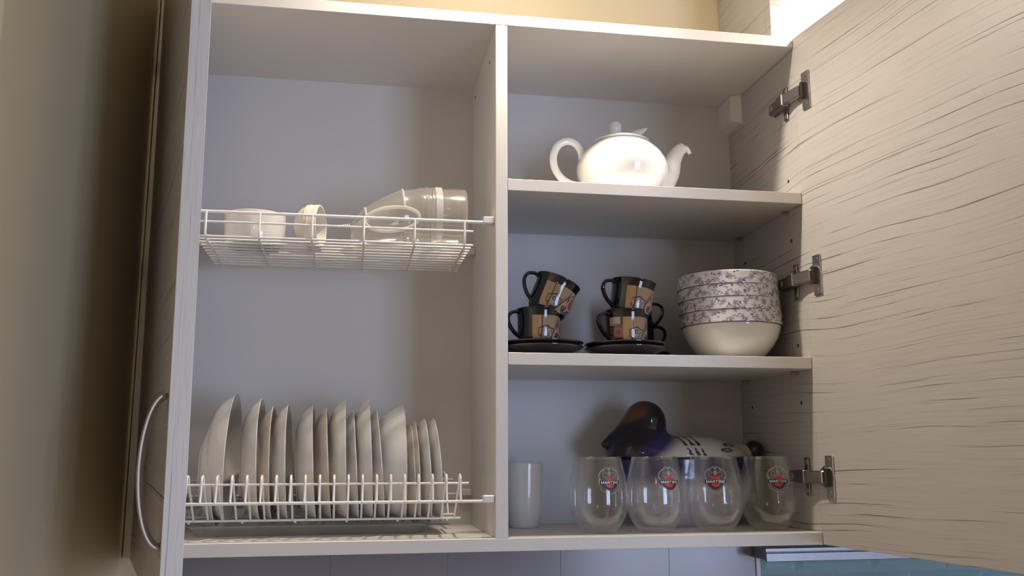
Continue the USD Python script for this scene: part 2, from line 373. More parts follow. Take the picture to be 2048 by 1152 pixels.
def hinge(door, panel_x, sgn, fr, z, zc):
    """concealed cup hinge: plate and cup on the door's inner face, arm across the corner, winged mount on the side panel"""
    nk, dk = M['nickel'], M['darkmetal']
    zz = z - zc
    pl = [box((.0175, -.0028, zz - .028), (.0345, 0, zz + .028), .0012)]
    pl.append(moved(trimesh.creation.cylinder(.0150, .0030, sections=28), (.020, -.0015, zz), rot([1, 0, 0], 90)))
    obj('hinge_plate', place(join(*pl), fr), nk, door, label='nickel hinge plate')
    for s in (-1, 1):
        obj('hinge_screw', place(moved(lathe([(0, 0), (.0035, 0), (.0033, .0008), (.001, .0009), (0, .0005)], 14), (.026, -.0026, zz + s * .0215), rot([1, 0, 0], 90)), fr), nk, door)
    obj('hinge_cup', place(join(box((.0215, -.0088, zz - .0125), (.0262, -.001, zz + .0125), .0010), box((.019, -.0045, zz - .0100), (.0222, -.001, zz + .0100), .0006)), fr), dk, door, label='dark hollow of the hinge cup')
    # arm: bar from the cup to the mount, in world coordinates
    a = fr['o'] + fr['d'] * .0225 - fr['n'] * .0085 + A([0, 0, zz])
    b = A([panel_x - sgn * .0125, .0150, z])
    ax = (b - a); L = np.linalg.norm(ax); ax /= L
    hgt = A([0, 0, 1.]); nn = np.cross(hgt, ax)
    bar = box((.001, -.0048, -.0082), (L, .0030, .0082), .0014)
    bar.vertices = a + A(bar.vertices) @ np.stack([ax, nn, hgt])
    obj('hinge_arm', bar, nk, door, label='nickel hinge arm')
    x = panel_x
    X = lambda lo, hi: (sorted((x - sgn * lo, x - sgn * hi)))
    def wbox(n0, n1, y0, y1, z0, z1, c=.0008):
        q = X(n0, n1); return box((q[0], y0, z0), (q[1], y1, z1), c)
    wings = join(wbox(0.0002, .0030, .0235, .0345, z - .0255, z + .0255, .001), wbox(0.0002, .0045, .021, .064, z - .008, z + .008, .001))
    obj('hinge_mount', wings, M['hingedark'], door, label='winged mounting plate on the side panel')
    obj('hinge_body', join(wbox(.0045, .0150, .024, .058, z - .0075, z + .0075, .0012), wbox(.0045, .0165, .0130, .030, z - .0088, z + .0088, .0012), wbox(.0045, .011, .056, .066, z - .0055, z + .0055, .001)), M['hingedark'], door, label='darker hinge body')
    for s in (-1, 1):
        obj('hinge_screw', moved(lathe([(0, 0), (.0034, 0), (.0032, .0008), (.001, .0009), (0, .0005)], 14), (x - sgn * .003, .029, z + s * .019), rot([0, 1, 0], -90 * sgn)), nk, door)
    obj('hinge_screw', moved(lathe([(0, 0), (.0045, 0), (.0042, .001), (.0012, .0011), (0, .0006)], 16), (x - sgn * .0149, .049, z), rot([0, 1, 0], -90 * sgn)), nk, door)

frL = frame((-.4255, -.002, .36), 14.72, -1, .4259)
frR = frame((W - .0002, -.0003, .36), 7.0, 1)
HZ = (.6275, .3600, .0885)
dl = obj('door', place(box((0, 0, -.36), (.4452, .016, .357), .0008), frL), M['wood'], cb, label='left door standing open, seen from its free edge')
obj('edge_band', place(box((.4454, .0002, -.3598), (.4462, .0158, .3568), .0003), frL), M['edge'], dl, label='bluish white edge band')
zc, hl = (.162 + .054) / 2 - .36, .056
arc = [(.436, .0165, zc + hl)] + [(.434 - .0 * k, .0165 + .0165 * math.cos(k * PI / 2) , zc + hl * math.sin(k * PI / 2)) for k in np.linspace(.93, -.93, 25)] + [(.434, .0165, zc - hl)]
obj('handle', place(tube(smoothline(arc, 2), .0026, 12, squash=(1.8, .9)), frL), M['handle'], dl, label='bowed nickel handle')
for z in HZ: hinge(dl, -.432, -1, frL, z, .36)
dr = obj('door', place(box((.0004, 0, -.3595), (.446, .016, .357), .0003), frR), M['wood'], cb, label='right door swung wide open, grained inner face')
for z in HZ: hinge(dr, W, 1, frR, z, .36)

# neighbouring cabinet and rail
nb = thing('neighbour_cabinet', 'shallow tall grained cabinet beyond the open right door', 'cabinet', (.75, .2, 0))
off = A([-.75, -.2, 0])
obj('carcass', moved(box((.4492, .117, .0), (1.06, .2985, CANOPY - .0004)), off), M['wood'], nb)
obj('door', moved(box((.4492, .100, .0), (.7535, .1162, CANOPY - .003)), off), M['wood'], nb)
obj('door', moved(box((.7555, .100, .0), (1.06, .1162, CANOPY - .003)), off), M['wood'], nb)
ra = thing('wall_rail', 'slim brushed metal rail on the wall under the tall grained cabinet', 'rail', (.75, .2912, -.04))
obj('rail_body', box((-.290, -.052, -.006), (.31, 0, .011), .001), M['metal'], ra)
obj('front_strip', box((-.292, -.0565, .0066), (.312, -.0515, .0128), .0008), M['metal'], ra)
obj('front_strip', box((-.292, -.0585, -.0078), (.312, -.0515, .0054), .0008), M['metal'], ra)

cp = thing('light_canopy', 'white laminate canopy board carrying the spotlights above the cabinets', 'canopy', (.3, .1, CANOPY))
obj('board', moved(box((XL + .001, -.13, CANOPY), (1.06, .2985, CANOPY + .018)), (-.3, -.1, -CANOPY)), lam, cp)
obj('front_lip', moved(box((XL + .001, -.148, CANOPY - .004), (1.06, -.1302, CANOPY + .022)), (-.3, -.1, -CANOPY)), lam, cp)
# canopy spots and pendant (light comes from here)
for i, (sx, sy) in enumerate(SPOTS):
    t = thing('canopy_spotlight', ('round spotlight under the canopy above the divider', 'round spotlight under the canopy above the right door')[i], 'spotlight', (sx, sy, CANOPY - .0005), 0, None)
    obj('trim_ring', lathe([(.030, 0), (.046, 0), (.046, -.004), (.040, -.008), (.030, -.007), (.030, 0)], 40), M['nickel'], t)
    obj('housing', lathe([(0, -.001), (.030, -.001), (.030, -.003), (0, -.003)], 32), M['clip'], t)
t = thing('pendant_lamp', 'small bare bulb pendant hanging from the ceiling behind the camera', 'lamp', (-.22, -1.95, CEIL))
obj('cord', tube([(0, 0, 0), (0, 0, -.2), (0, 0, -.46)], .003, 8), M['clip'], t)
obj('socket', lathe([(0, -.44), (.012, -.44), (.019, -.46), (.019, -.497), (0, -.497)], 24), M['clip'], t)

# ------------------------------------------------------------------ upper basket
WR, WR2 = .0020, .00148
def wire(name, pts, r, parent, off=(0, 0, 0), n=8):
    obj(name, tube(A(pts, float) - A(off, float), r, n), M['wire'], parent, smooth=50)
o = A([-.22, .1, .3935])
bk = thing('wire_basket', 'upper white wire basket fixed high in the left compartment', 'basket', o)
yf, yk = .0155, .190
def rail_with_jogs(y, z):
    return [(-.427, y, z + .006), (-.420, y, z + .006), (-.417, y, z), (-.3, y, z), (-.12, y, z), (-.023, y, z), (-.020, y, z + .006), (-.013, y, z + .006)]
wire('top_rail', rail_with_jogs(yf, .4258), WR, bk, o, 10)
wire('top_rail', rail_with_jogs(yk + .02, .4258), WR, bk, o, 10)
for x in (-.432, -.008):
    for y in (yf, yk + .02):
        s = 1 if x < -.2 else -1
        q = sorted((x + s * .0003, x + s * .015))
        obj('clip', moved(box((q[0], y - .005, .4235), (q[1], y + .012, .4330), .0012), -o), M['clip'], bk)
for y, z in ((yf - .001, .4123), (yk + .016, .4123)):
    wire('side_wire', [(-.392, y, z), (-.2, y, z), (-.0365, y, z)], WR2, bk, o)
ys = np.linspace(yf, yk, 11)
for k, y in enumerate(ys):
    e = -.0375 if 0 < k < 10 else -.0365
    wire('bottom_wire', [(-.392, y, .3935 - WR2 * .0), (-.2, y, .3935), (e, y, .3935)], WR2, bk, o)
for k in range(6):
    x = -.048 - .0662 * k
    pts = [(x, yf - .0018, .4258)] + [(x, yf - .0024, .412), (x, yf - .0020, .398), (x, yf + .004, .3916), (x, yf + .02, .3912), (x, .1, .3912), (x, yk - .02, .3912), (x, yk + .004, .3925), (x, yk + .012, .402), (x, yk + .0195, .4258)]
    wire('cross_wire', smoothline(pts, 4), WR2, bk, o)
FLOOR_B = .3935 + WR2

# things in the upper basket
def spline_prof(pts, n=6): return smoothline(pts, n)
t = thing('ramekin', 'short glossy white pot at the left in the upper wire basket', 'pot', (-.3255, .083, FLOOR_B + .0003))
R_, h_ = .0405, .044
obj('body', lathe([(0, 0), (.033, 0), (.0365, .0015), (.0385, .005), (.0400, .015), (.0405, .030), (.0405, .042), (.0400, .0435), (.0388, .0438), (.0380, .043), (.0378, .030), (.036, .010), (.032, .005), (0, .0045)], 72), M['porcelain'], t)
obj('foot_ring', lathe([(.028, .001), (.033, .001), (.0325, -.0003), (.0285, -.0003), (.028, .001)], 48), M['porcelain'], t)
t = thing('jar_lid', 'ivory screw lid standing on edge in the upper wire basket', 'lid', (-.2545, .066, FLOOR_B + .0285))
RL = rot([0, 0, 1], -14) @ rot([0, 1, 0], 90)
obj('cap', moved(lathe([(0, -.017), (.010, -.0165), (.019, -.013), (.0248, -.006), (.0268, .0), (.0285, .001), (.0285, .017), (.0278, .018), (.0262, .018), (.0255, .017), (.0255, .004), (0, .003)], 64), (0, 0, 0), RL), M['plastic_lid'], t)
obj('rim_band', moved(lathe([(.0284, .004), (.0290, .0045), (.0290, .0065), (.0284, .007), (.0284, .004)], 64), (0, 0, 0), RL), M['plastic_lid'], t)
t = thing('bead_chain', 'short string of tiny white beads between lid and clear jar', 'chain', (-.218, .060, .4245))
cpts = [(-.0225, 0, -.0025), (-.012, 0, -.0020), (0, 0, -.0007), (.012, 0, .0012), (.0195, 0, .0020)]
obj('string', tube(smoothline(cpts, 4), .0004, 6), M['clip'], t)
sp_ = smoothline(cpts, 20)
for i in np.linspace(4, len(sp_) - 4, 11).astype(int):
    obj('bead', moved(trimesh.creation.icosphere(2, .0011), sp_[i]), M['clip'], t)

JX, JY = -.12, .072
t = thing('blender_jar', 'clear plastic blender jar lying on its side in the upper wire basket', 'jar', (JX, JY, FLOOR_B))
def xlathe(sec, n=56):
    """revolved about a line in x whose height follows the sections (x, centre z, r)"""
    sec = A(sec, float); a = np.arange(n) * 2 * PI / n
    v = np.stack([np.broadcast_to(sec[:, None, 0], (len(sec), n)), sec[:, None, 2] * np.cos(a), sec[:, None, 1] + sec[:, None, 2] * np.sin(a)], -1).reshape(-1, 3) - A([JX, 0, FLOOR_B])
    f = []
    for i in range(len(sec) - 1):
        k = np.arange(n); k2 = (k + 1) % n
        f += [np.stack([i * n + k, i * n + k2, (i + 1) * n + k2], 1), np.stack([i * n + k, (i + 1) * n + k2, (i + 1) * n + k], 1)]
    return trimesh.Trimesh(v, np.vstack(f)[:, ::-1], process=False)
cz = FLOOR_B + .0455
jb = smoothline([(-.198, .4150, .0005), (-.1975, .4150, .014), (-.193, .4172, .0205), (-.180, .4235, .0285), (-.155, .4325, .0360), (-.132, .4385, .0415), (-.124, cz - .001, .0410), (-.118, cz, .0405), (-.110, cz, .0425), (-.104, cz, .0440), (-.098, cz, .0440)], 4)
obj('jar_body', xlathe(jb), M['clear'], t)
obj('collar', xlathe([(-.098, cz, .0425), (-.098, cz, .0455), (-.095, cz, .0455), (-.094, cz, .0445), (-.090, cz, .0445), (-.089, cz, .0455), (-.086, cz, .0455), (-.0855, cz, .0425)]), M['clear'], t)
obj('collar_ring', xlathe([(-.0845, cz, .0425), (-.0845, cz, .0458), (-.0755, cz, .0458), (-.0750, cz, .0425)]), M['milky'], t, label='milky collar ring')
obj('cup', xlathe(smoothline([(-.0755, cz, .0430), (-.060, cz, .0440), (-.046, cz, .0440), (-.0425, cz, .0432), (-.0415, cz, .0400), (-.0412, cz, .0005)], 3)), M['clear'], t)
for x, a0 in ((-.130, .75), (-.180, .75)):
    cc = .4385 if x > -.15 else .4240; rr = .0420 if x > -.15 else .0290
    ribp = [(x + .004 * (1 - math.sin(g)) - JX, -rr * 1.01 * math.cos(g), cc + rr * 1.01 * math.sin(g) - FLOOR_B) for g in np.linspace(.15, 1.1, 10)]
    obj('rib', tube(ribp, .0018, 8), M['milky'], t)
hp = [(-.143 + .036 * math.cos(g) - JX, -.0375 - .005 * math.cos(g) ** 2 * 0 - .004, .4290 + .0165 * math.sin(g) + .004 * math.cos(g) - FLOOR_B) for g in np.linspace(0, 2 * PI, 48, endpoint=False)]
obj('handle', tube(hp, .0024, 10, closed=True, squash=(1, 1.3)), M['milky'], t, label='oval loop handle')
# ------------------------------------------------------------------ lower plate rack
o = A([-.22, .1, .03])
rk = thing('plate_rack', 'lower white wire plate rack with rows of upright loops', 'plate rack', o)
YM, YT, YBt, ZM, ZT, ZB = .010, .030, .086, .0612, .0832, .0362
def rack_rail(y, z): return [(-.427, y, z + .0035), (-.420, y, z + .0035), (-.417, y, z), (-.3, y, z), (-.12, y, z), (-.0235, y, z), (-.0205, y, z + .0035), (-.013, y, z + .0035)]
YC = .123
mir = lambda y: 2 * YC - y
for f in (lambda y: y, mir):
    wire('frame_rail', rack_rail(f(YM), ZM), WR, rk, o, 10)
    wire('top_rail', [(-.41, f(YT), ZT), (-.2, f(YT), ZT), (-.0385, f(YT), ZT)], WR2, rk, o)
    wire('bottom_rail', [(-.41, f(YBt), ZB), (-.2, f(YBt), ZB), (-.0425, f(YBt), ZB)], WR2 * 1.1, rk, o)
    for x in (-.432, -.008):
        s = 1 if x < -.2 else -1
        q = sorted((x + s * .0003, x + s * .015))
        y = f(YM); obj('clip', moved(box((q[0], y - .005, .0590), (q[1], y + .010, .0685), .0012), -o), M['clip'], rk)
    for k in range(21):
        x = -.0509 - .01753 * k
        g = np.linspace(0, PI, 9)
        pts = [(x, YM - .001, ZM), (x, .0135, .075)] + [(x, .0235 - .0085 * math.cos(a), .0865 + .0075 * math.sin(a)) for a in g] + [(x, .0385, .079), (x, .062, .058), (x, YBt - .001, ZB + .001)]
        wire('loop', smoothline([(p[0], f(p[1]), p[2]) for p in pts], 2), WR2, rk, o)
for k in range(6):
    x = -.06 - .066 * k
    wire('cross_wire', [(x, YBt, ZB - .0022), (x, YC, ZB - .0022), (x, mir(YBt), ZB - .0022)], WR2, rk, o)

# drip tray
t = thing('drip_tray', 'clear plastic drip tray lying under the plate rack', 'tray', (-.24, .145, T))
def rring(hx, hy, r, z, n=6):
    out = []
    for (sx, sy, a0) in ((1, 1, 0), (-1, 1, 90), (-1, -1, 180), (1, -1, 270)):
        for k in range(n + 1):
            a = math.radians(a0 + 90 * k / n)
            out.append((sx * (hx - r) + r * math.cos(a), sy * (hy - r) + r * math.sin(a), z))
    return A(out)
def loft(rings, cap0=True, cap1=True):
    n = len(rings[0]); v = np.vstack(rings); f = []
    for i in range(len(rings) - 1):
        k = np.arange(n); k2 = (k + 1) % n
        f += [np.stack([i * n + k, i * n + k2, (i + 1) * n + k2], 1), np.stack([i * n + k, (i + 1) * n + k2, (i + 1) * n + k], 1)]
    v = list(v)
    if cap0: v.append(rings[0].mean(0)); c = len(v) - 1; f.append(A([[c, (k + 1) % n, k] for k in range(n)]))
    if cap1:
        v.append(rings[-1].mean(0)); c = len(v) - 1; b = (len(rings) - 1) * n
        f.append(A([[c, b + k, b + (k + 1) % n] for k in range(n)]))
    return trimesh.Trimesh(A(v), np.vstack(f), process=False)
obj('basin', loft([rring(.141, .050, .010, .0008), rring(.150, .060, .012, .0122), rring(.1515, .0615, .012, .0126), rring(.1515, .0615, .012, .0116), rring(.150, .0595, .012, .0108), rring(.1405, .0495, .010, .0018)]), M['tray'], t)
obj('rim', tube(rring(.1515, .0615, .012, .0128), .0009, 6, closed=True), M['tray'], t)

# plates standing in the rack (backs to the left, hollow sides to the right)
def plate_prof(R, dp, th=.0028):
    outer = [(0, 0), (R * .50, 0), (R * .53, -.0012), (R * .58, -.0012), (R * .60, .0004), (R * .74, dp * .16), (R * .87, dp * .48), (R * .95, dp * .80), (R * .992, dp)]
    inner = [(R, dp + .0008), (R * .992, dp + .0018), (R * .975, dp + .0012), (R * .93, dp * .82 + .001), (R * .85, dp * .50 + th * .8), (R * .72, dp * .18 + th), (R * .56, th + .0006), (R * .4, th), (0, th)]
    return outer + inner
# (x of the top, top height, depth of the dish, tilt about y in degrees, kind)
PL = [(-.3640, .166, .018, -1.0, 0), (-.3435, .2026, .026, 1.6, 0), (-.3105, .1939, .022, -2.0, 0), (-.2945, .1842, .018, -1.8, 1), (-.2752, .1863, .020, -2.2, 0),
      (-.2425, .1854, .022, -3.5, 0), (-.2240, .1825, .017, -4.0, 1), (-.1995, .1936, .022, -2.0, 0), (-.1880, .1780, .016, -4.0, 0), (-.1682, .1938, .022, -3.0, 0),
      (-.1572, .1802, .016, -5.2, 0), (-.1213, .1866, .036, -1.8, 0), (-.1110, .1620, .016, -3.5, 1), (-.1050, .1660, .016, -3.5, 1), (-.0915, .1684, .015, -4.0, 0), (-.0785, .1684, .015, -5.0, 0)]
ORD = ['leftmost', 'second', 'third', 'fourth', 'fifth', 'sixth', 'seventh', 'eighth', 'ninth', 'tenth', 'eleventh', 'twelfth', 'thirteenth', 'fourteenth', 'fifteenth', 'rightmost']
for i, (xt, zt, dp, tilt, kind) in enumerate(PL):
    base = ZB + WR2 * 1.1
    # R from base + sqrt(R^2 - s^2) + R = zt
    s = YC - YBt; q = zt - base; R = (q * q + s * s) / (2 * q)
    zc_ = zt - R
    extra = ', the deepest one' if i == 11 else ', the tallest one' if i == 1 else ''
    lab = ('%s plate from the left' % ORD[i] if 0 < i < 15 else '%s plate' % ORD[i]) + ' standing in the lower wire rack' + extra
    lab = ('cream ' if kind else 'white ') + lab
    xc = xt - dp - math.sin(math.radians(tilt)) * R
    t = thing('plate', lab, 'plate', (xc, YC, zc_), 0, None)
    RR = rot([0, 1, 0], 90 + tilt)
    pm = moved(lathe(smoothline(plate_prof(R, dp), 2), 80), (0, 0, 0), RR)
    obj('dish', pm, M['porcelain2' if kind else 'porcelain'], t, smooth=45)

# ------------------------------------------------------------------ teapot
t = thing('teapot', 'white china teapot with leaf-topped lid on the upper shelf', 'teapot', (.1955, .092, S1 + T))
TP = M['teapot']
body = smoothline([(0, .0005), (.036, .0005), (.040, .0), (.043, .002), (.053, .012), (.0625, .026), (.0675, .042), (.0670, .056), (.0600, .071), (.0490, .083), (.0400, .0892), (.0385, .0900)], 5)
obj('body', lathe(np.vstack([body, [(.0365, .0895), (.038, .083), (0, .075)]]), 88), TP, t)
ld = thing_lid = obj('lid', lathe(np.vstack([smoothline([(0, .0895), (.0395, .0895), (.0420, .0905), (.0418, .0925), (.0370, .0955), (.0280, .0995), (.0140, .1030), (0, .1040)], 5)]), 72), TP, t)
leaf = []
for k in range(13):
    u = k / 12; wdt = .0095 * math.sin(PI * min(1, u * .98 + .02)) ** .8 + .0006
    c = A([.004 + .036 * u, -.004 * u, .1025 + .0135 * u - .006 * math.sin(PI * u) * .3])
    leaf.append(c + A([[0, .80 * wdt * math.cos(a) - .6 * .0022 * math.sin(a), .60 * wdt * math.cos(a) + .8 * (.0042 * math.sin(PI * u) + .0012) * math.sin(a)] for a in np.linspace(0, 2 * PI, 12, endpoint=False)]))
obj('leaf', loft(leaf), TP, ld, label='raised leaf on the lid')
obj('bud', moved(lathe(smoothline([(0, -.012), (.0045, -.011), (.0085, -.004), (.0098, .003), (.0080, .009), (.0040, .0120), (0, .0128)], 4), 32), (-.008, .004, .1145), rot([0, 1, 0], 12)), M['leafy'], ld, label='round bud knob on the lid')
sps = smoothline([(.040, -.002, .022), (.058, -.004, .030), (.071, -.006, .048), (.0770, -.008, .066), (.086, -.0095, .081), (.0935, -.0105, .0865)], 6)
sr = np.interp(np.linspace(0, 1, len(sps)), [0, .25, .5, .75, .92, 1], [.021, .019, .0145, .0105, .0088, .0082])
obj('spout', tube(sps, sr, 20), TP, t)
lip = smoothline([(.0925, -.0105, .0845), (.0965, -.011, .0848), (.1005, -.0113, .0810), (.1030, -.0115, .0770)], 3)
obj('spout_lip', tube(lip, np.linspace(.0080, .0035, len(lip)), 16, squash=(1, .7)), TP, t)
hnd = smoothline([(-.060, 0, .0630), (-.062, .001, .076), (-.070, .001, .0875), (-.083, .001, .0905), (-.0965, .001, .083), (-.1035, .001, .066), (-.1015, .001, .048), (-.092, .001, .0335), (-.077, 0, .0245), (-.058, 0, .0225)], 5)
obj('handle', tube(hnd, .0055, 14, squash=(1.05, .85)), TP, t)

# ------------------------------------------------------------------ dark cups and saucers
DK, TAN = A([.012, .011, .014]), A([.33, .23, .155])
cup_prof = smoothline([(0, .0005), (.0195, .0005), (.0205, 0), (.0222, .0022), (.0262, .0090), (.0285, .0150), (.0296, .0240), (.0298, .0400), (.0301, .0470), (.0312, .0530), (.0322, .0558), (.0319, .0566), (.0309, .0564), (.0288, .0480), (.0284, .0300), (.0265, .0150), (.0215, .0060), (0, .0045)], 4)
cup_prof = dense(cup_prof, .0005)
def cup_paint(v, brick=True):
    """tan picture panel on dark glaze: v in the cup's own space, the picture faces -y"""
    ang = np.arctan2(v[:, 0], -v[:, 1]); r = np.hypot(v[:, 0], v[:, 1]); z = v[:, 2]
    n = len(v); c = np.tile(DK, (n, 1))
    s = ang * .0297
    P = np.stack([s * 1000, z * 1000], 1)              # millimetres on the unrolled side
    outer = (r > .0270) & (z > .0095) & (z < .0480)
    on = outer & (P[:, 1] > 10.2) & (P[:, 1] < 45.2) & (P[:, 0] < 40) & (P[:, 0] > (-44 if brick else -22.5))
    def fill(mask, col, w=1.0):
        c[on & mask] = A(col) * w + c[on & mask] * (1 - w)
    x, y = P[:, 0], P[:, 1]
    fill(np.ones(n, bool), TAN)
    fill((x > -23) & (x < -9), (.40, .245, .12))
    fill((x > 17.5) & (x < 34), (.46, .37, .29))
    fill((x < -23), (.17, .065, .045))
    fill((x > 34), (.30, .15, .09))
    fill((x > -44) & (x < -27) & (y > 34 - .2 * x * 0), (.46, .36, .27))
    # zig-zag creature, brushes and blobs: plain generic shapes
    def line(pts, wd, col=DK):
        d = np.full(n, 1e9)
        for a, b in zip(pts[:-1], pts[1:]): d = np.minimum(d, sdseg(P, a, b))
        fill(d < wd, col)
    line([(-9, 45), (-9, 30), (-14, 27), (-14, 18), (-9, 15), (-9, 10)], .8, (.12, .05, .035))
    d = np.maximum(np.abs(x + 2) / 7.5, np.abs(y - 21) / 6.5); fill(d < 1.0, (.15, .15, .22)); fill(d < .82, (.33, .29, .27))
    line([(-11, 14), (-9, 29), (-3, 31.5), (2, 28), (7, 27), (8, 21), (4, 14), (-6, 13)], .65)
    fill(np.abs(np.hypot(x + 4, y - 24.5) - 2.2) < .5, DK); line([(-1, 20), (3, 24)], .5); line([(-2, 17), (2, 19)], .4)
    line([(5, 21), (17, 37)], 1.5, (.16, .085, .055)); line([(5, 21), (17, 37)], .5, TAN * .8); line([(6.5, 20), (18, 35.5)], .45)
    d = np.hypot((x - 14) / 3.4, (y - 17) / 5.2); fill(d < 1, (.16, .055, .045)); fill(np.abs(d - 1.35) < .16, (.45, .34, .25))
    line([(20, 45), (17.5, 34), (19.5, 25), (17, 14), (18, 10)], .7)
    d = np.hypot((x - 27) / 7.2, (y - 28) / 9.8) + .12 * np.sin(3 * np.arctan2(y - 28, x - 27)); fill(d < 1.18, (.50, .46, .42)); fill(d < .88, (.42, .10, .08)); fill(np.abs(d - 1.2) < .07, DK)
    d = np.hypot((x - 25) / 6, (y - 13) / 3.5); fill(d < 1, (.10, .10, .16))
    d = np.maximum(np.abs(x + 30) / 6.0, np.abs(y - 24) / 5.5); fill(d < 1.15, (.26, .11, .08)); fill(np.abs(np.hypot(x + 30, y - 24) - 2.4) < .6, (.06, .04, .04)); fill(np.hypot(x + 30, y - 24) < .9, (.06, .04, .04))
    line([(-43, 33), (-36, 31), (-36, 36), (-27, 34), (-24, 38), (-24, 45)], .6); line([(-46, 22), (-40, 20), (-38, 29)], .6)
    line([(-37, 10), (-35, 15), (-25, 15.5), (-23, 10)], .7); fill((x > -34) & (x < -25) & (y < 14), (.46, .38, .29))
    return c
def add_cup(t, brick):
    cm = lathe(cup_prof, 260)
    obj('cup_body', cm, M['paint'], t, paint=cup_paint(A(cm.vertices), brick))
    h = smoothline([(-.0285, 0, .0505), (-.036, 0, .0520), (-.0445, 0, .0480), (-.0470, 0, .0395), (-.0430, 0, .0300), (-.0360, 0, .0220), (-.0280, 0, .0165)], 6)
    obj('handle', tube(h, .0030, 12, squash=(1.5, .85)), M['dark'], t)
CG = 'dark cups with a tan picture band on the middle shelf'
zs = S2 + T
def tilt_matrix(loc, deg, rz=0, pivot=(0, 0, 0)):
    Mx = np.eye(4); R = rot([0, 1, 0], deg) @ rot([0, 0, 1], rz)
    Mx[:3, :3] = R; Mx[:3, 3] = A(loc) - R @ A(pivot) + A(pivot) * 0; return Mx
sau_prof = smoothline([(0, .002), (.020, .002), (.0215, 0), (.026, 0), (.0275, .002), (.038, .0050), (.050, .0092), (.0560, .0122), (.0572, .0134), (.0562, .0144), (.0490, .0118), (.0370, .0080), (.0270, .0050), (.0255, .0042), (0, .0040)], 4)
def add_saucer(lab, loc):
    t = thing('saucer', lab, 'saucer', loc, 0, 'dark stacked saucers under the cups')
    obj('dish', lathe(sau_prof, 96), M['dark'], t); return t
SP = .0060
sau0 = None
for name, (sx, sy), cnt in (('left front', (.0662, .0640), 2), ('middle front', (.1845, .0620), 2), ('rear', (.2330, .1800), 2)):
    for k in range(cnt):
        lab = '%s dark saucer in the %s stack of saucers' % (('bottom', 'middle' if cnt == 3 else 'top', 'top')[k], name)
        loc = (sx, sy, zs + .0001 + k * SP)
        sau0 = add_saucer(lab, loc) if sau0 is None else (copy_of(sau0, lab, loc), sau0)[1]
cz0 = zs + SP + .0043
c0 = thing('cup', 'lower dark cup in the pair next to the white divider', 'cup', (.0625, .0640, cz0), 14, CG); add_cup(c0, False)
copy_of(c0, 'upper dark cup tilted steeply in the pair next to the divider', None, matrix=tilt_matrix((.0690, .0640, cz0 + .0455), 23, 6, (0, 0, 0)))
c1 = thing('cup', 'lower dark cup of the middle pair, below a slightly tilted cup', 'cup', (.1865, .0620, cz0), 20, CG); add_cup(c1, True)
copy_of(c0, 'upper dark cup of the middle pair, slightly tilted to the right', None, matrix=tilt_matrix((.1910, .0620, cz0 + .0430), 8.5, 12))
copy_of(c0, 'lower dark cup standing behind, its handle to the right', (.2360, .1800, zs + SP + .0043), 170)
copy_of(c0, 'upper dark cup standing behind, its handle to the right', None, matrix=tilt_matrix((.2360, .1800, zs + SP + .0043 + .033), -4, 168))

# ------------------------------------------------------------------ flowered bowls
bo = [(0, .0008), (.034, .0008), (.0355, 0), (.038, .0), (.0392, .0022), (.052, .0130), (.0640, .0300), (.0692, .0440), (.0702, .0488)]
band = [(.0724, .0492), (.0726, .0510), (.0722, .0600), (.0721, .0666), (.0716, .0682)]
inn = [(.0708, .0686), (.0698, .0680), (.0688, .0560), (.0672, .0440), (.0615, .0300), (.050, .0150), (.038, .0055), (0, .0045)]
bowl_prof = dense(np.vstack([smoothline(bo, 3), band, smoothline(inn, 3)]), .0006)
def bowl_paint(v):
    ang = np.arctan2(v[:, 1], v[:, 0]); z = v[:, 2]; r = np.hypot(v[:, 0], v[:, 1]); n = len(v)
    c = np.tile(A([.80, .77, .70]), (n, 1))
    on = (r > .0704) & (z > .0490) & (z < .0684)
    P = np.stack([ang * 72, z * 1000], 1)
    b = np.tile(A([.72, .69, .70]), (n, 1))
    g = np.random.default_rng(5)
    INK, MID = A([.13, .115, .19]), A([.36, .335, .42])
    L = 2 * PI * 72
    for k in range(120):
        cx, cy = (k + g.uniform(-.4, .4)) / 120 * L - L / 2, 50.5 + g.uniform(0, 16)
        dx = (P[:, 0] - cx + L / 2) % L - L / 2; dy = P[:, 1] - cy
        near = np.hypot(dx, dy) < 12
        q, w_ = dx[near], dy[near]; bb = b[near]
        rr, aa = np.hypot(q, w_), np.arctan2(w_, q)
        kind = k % 4
        if kind == 0:                                  # flower of five petals
            R_ = 3.1 + .9 * np.cos(5 * aa + g.uniform(0, 6)); m = rr < R_
            bb[m] = MID * .8 + .2 * bb[m]; bb[rr < 1.1] = INK; bb[np.abs(rr - R_) < .35] = INK * 1.5
        elif kind == 1:                                # leaves on a stem
            th = g.uniform(-.8, .8); x_, y_ = q * math.cos(th) + w_ * math.sin(th), -q * math.sin(th) + w_ * math.cos(th)
            bb[(np.abs(x_) < 7) & (np.abs(y_ - .6 * np.sin(x_ * .5)) < .35)] = INK * 1.6
            for s in (-4.5, -1.5, 1.5, 4.5):
                m = np.hypot((x_ - s) / 1.9, (y_ - (1.5 if s in (-4.5, 1.5) else -1.5)) / 1.05) < 1; bb[m] = MID * .9
        elif kind == 2:                                # dark berries
            for _ in range(3):
                ox, oy = g.uniform(-3, 3, 2); bb[np.hypot(q - ox, w_ - oy) < g.uniform(.9, 1.5)] = INK
        else:
            R_ = 3.8 + 1.2 * np.cos(4 * aa + 1); m = rr < R_; bb[m] = .55 * MID + .45 * bb[m]; bb[np.hypot(q - 1, w_) < .9] = INK
        b[near] = bb
    c[on] = b[on]
    c[(r > .0695) & (z > .0484) & (z < .0498)] = A([.10, .09, .14])
    c[(r > .0704) & (z > .0676)] = A([.80, .78, .76])
    return c
BG = 'white bowls with a blue flowered band'
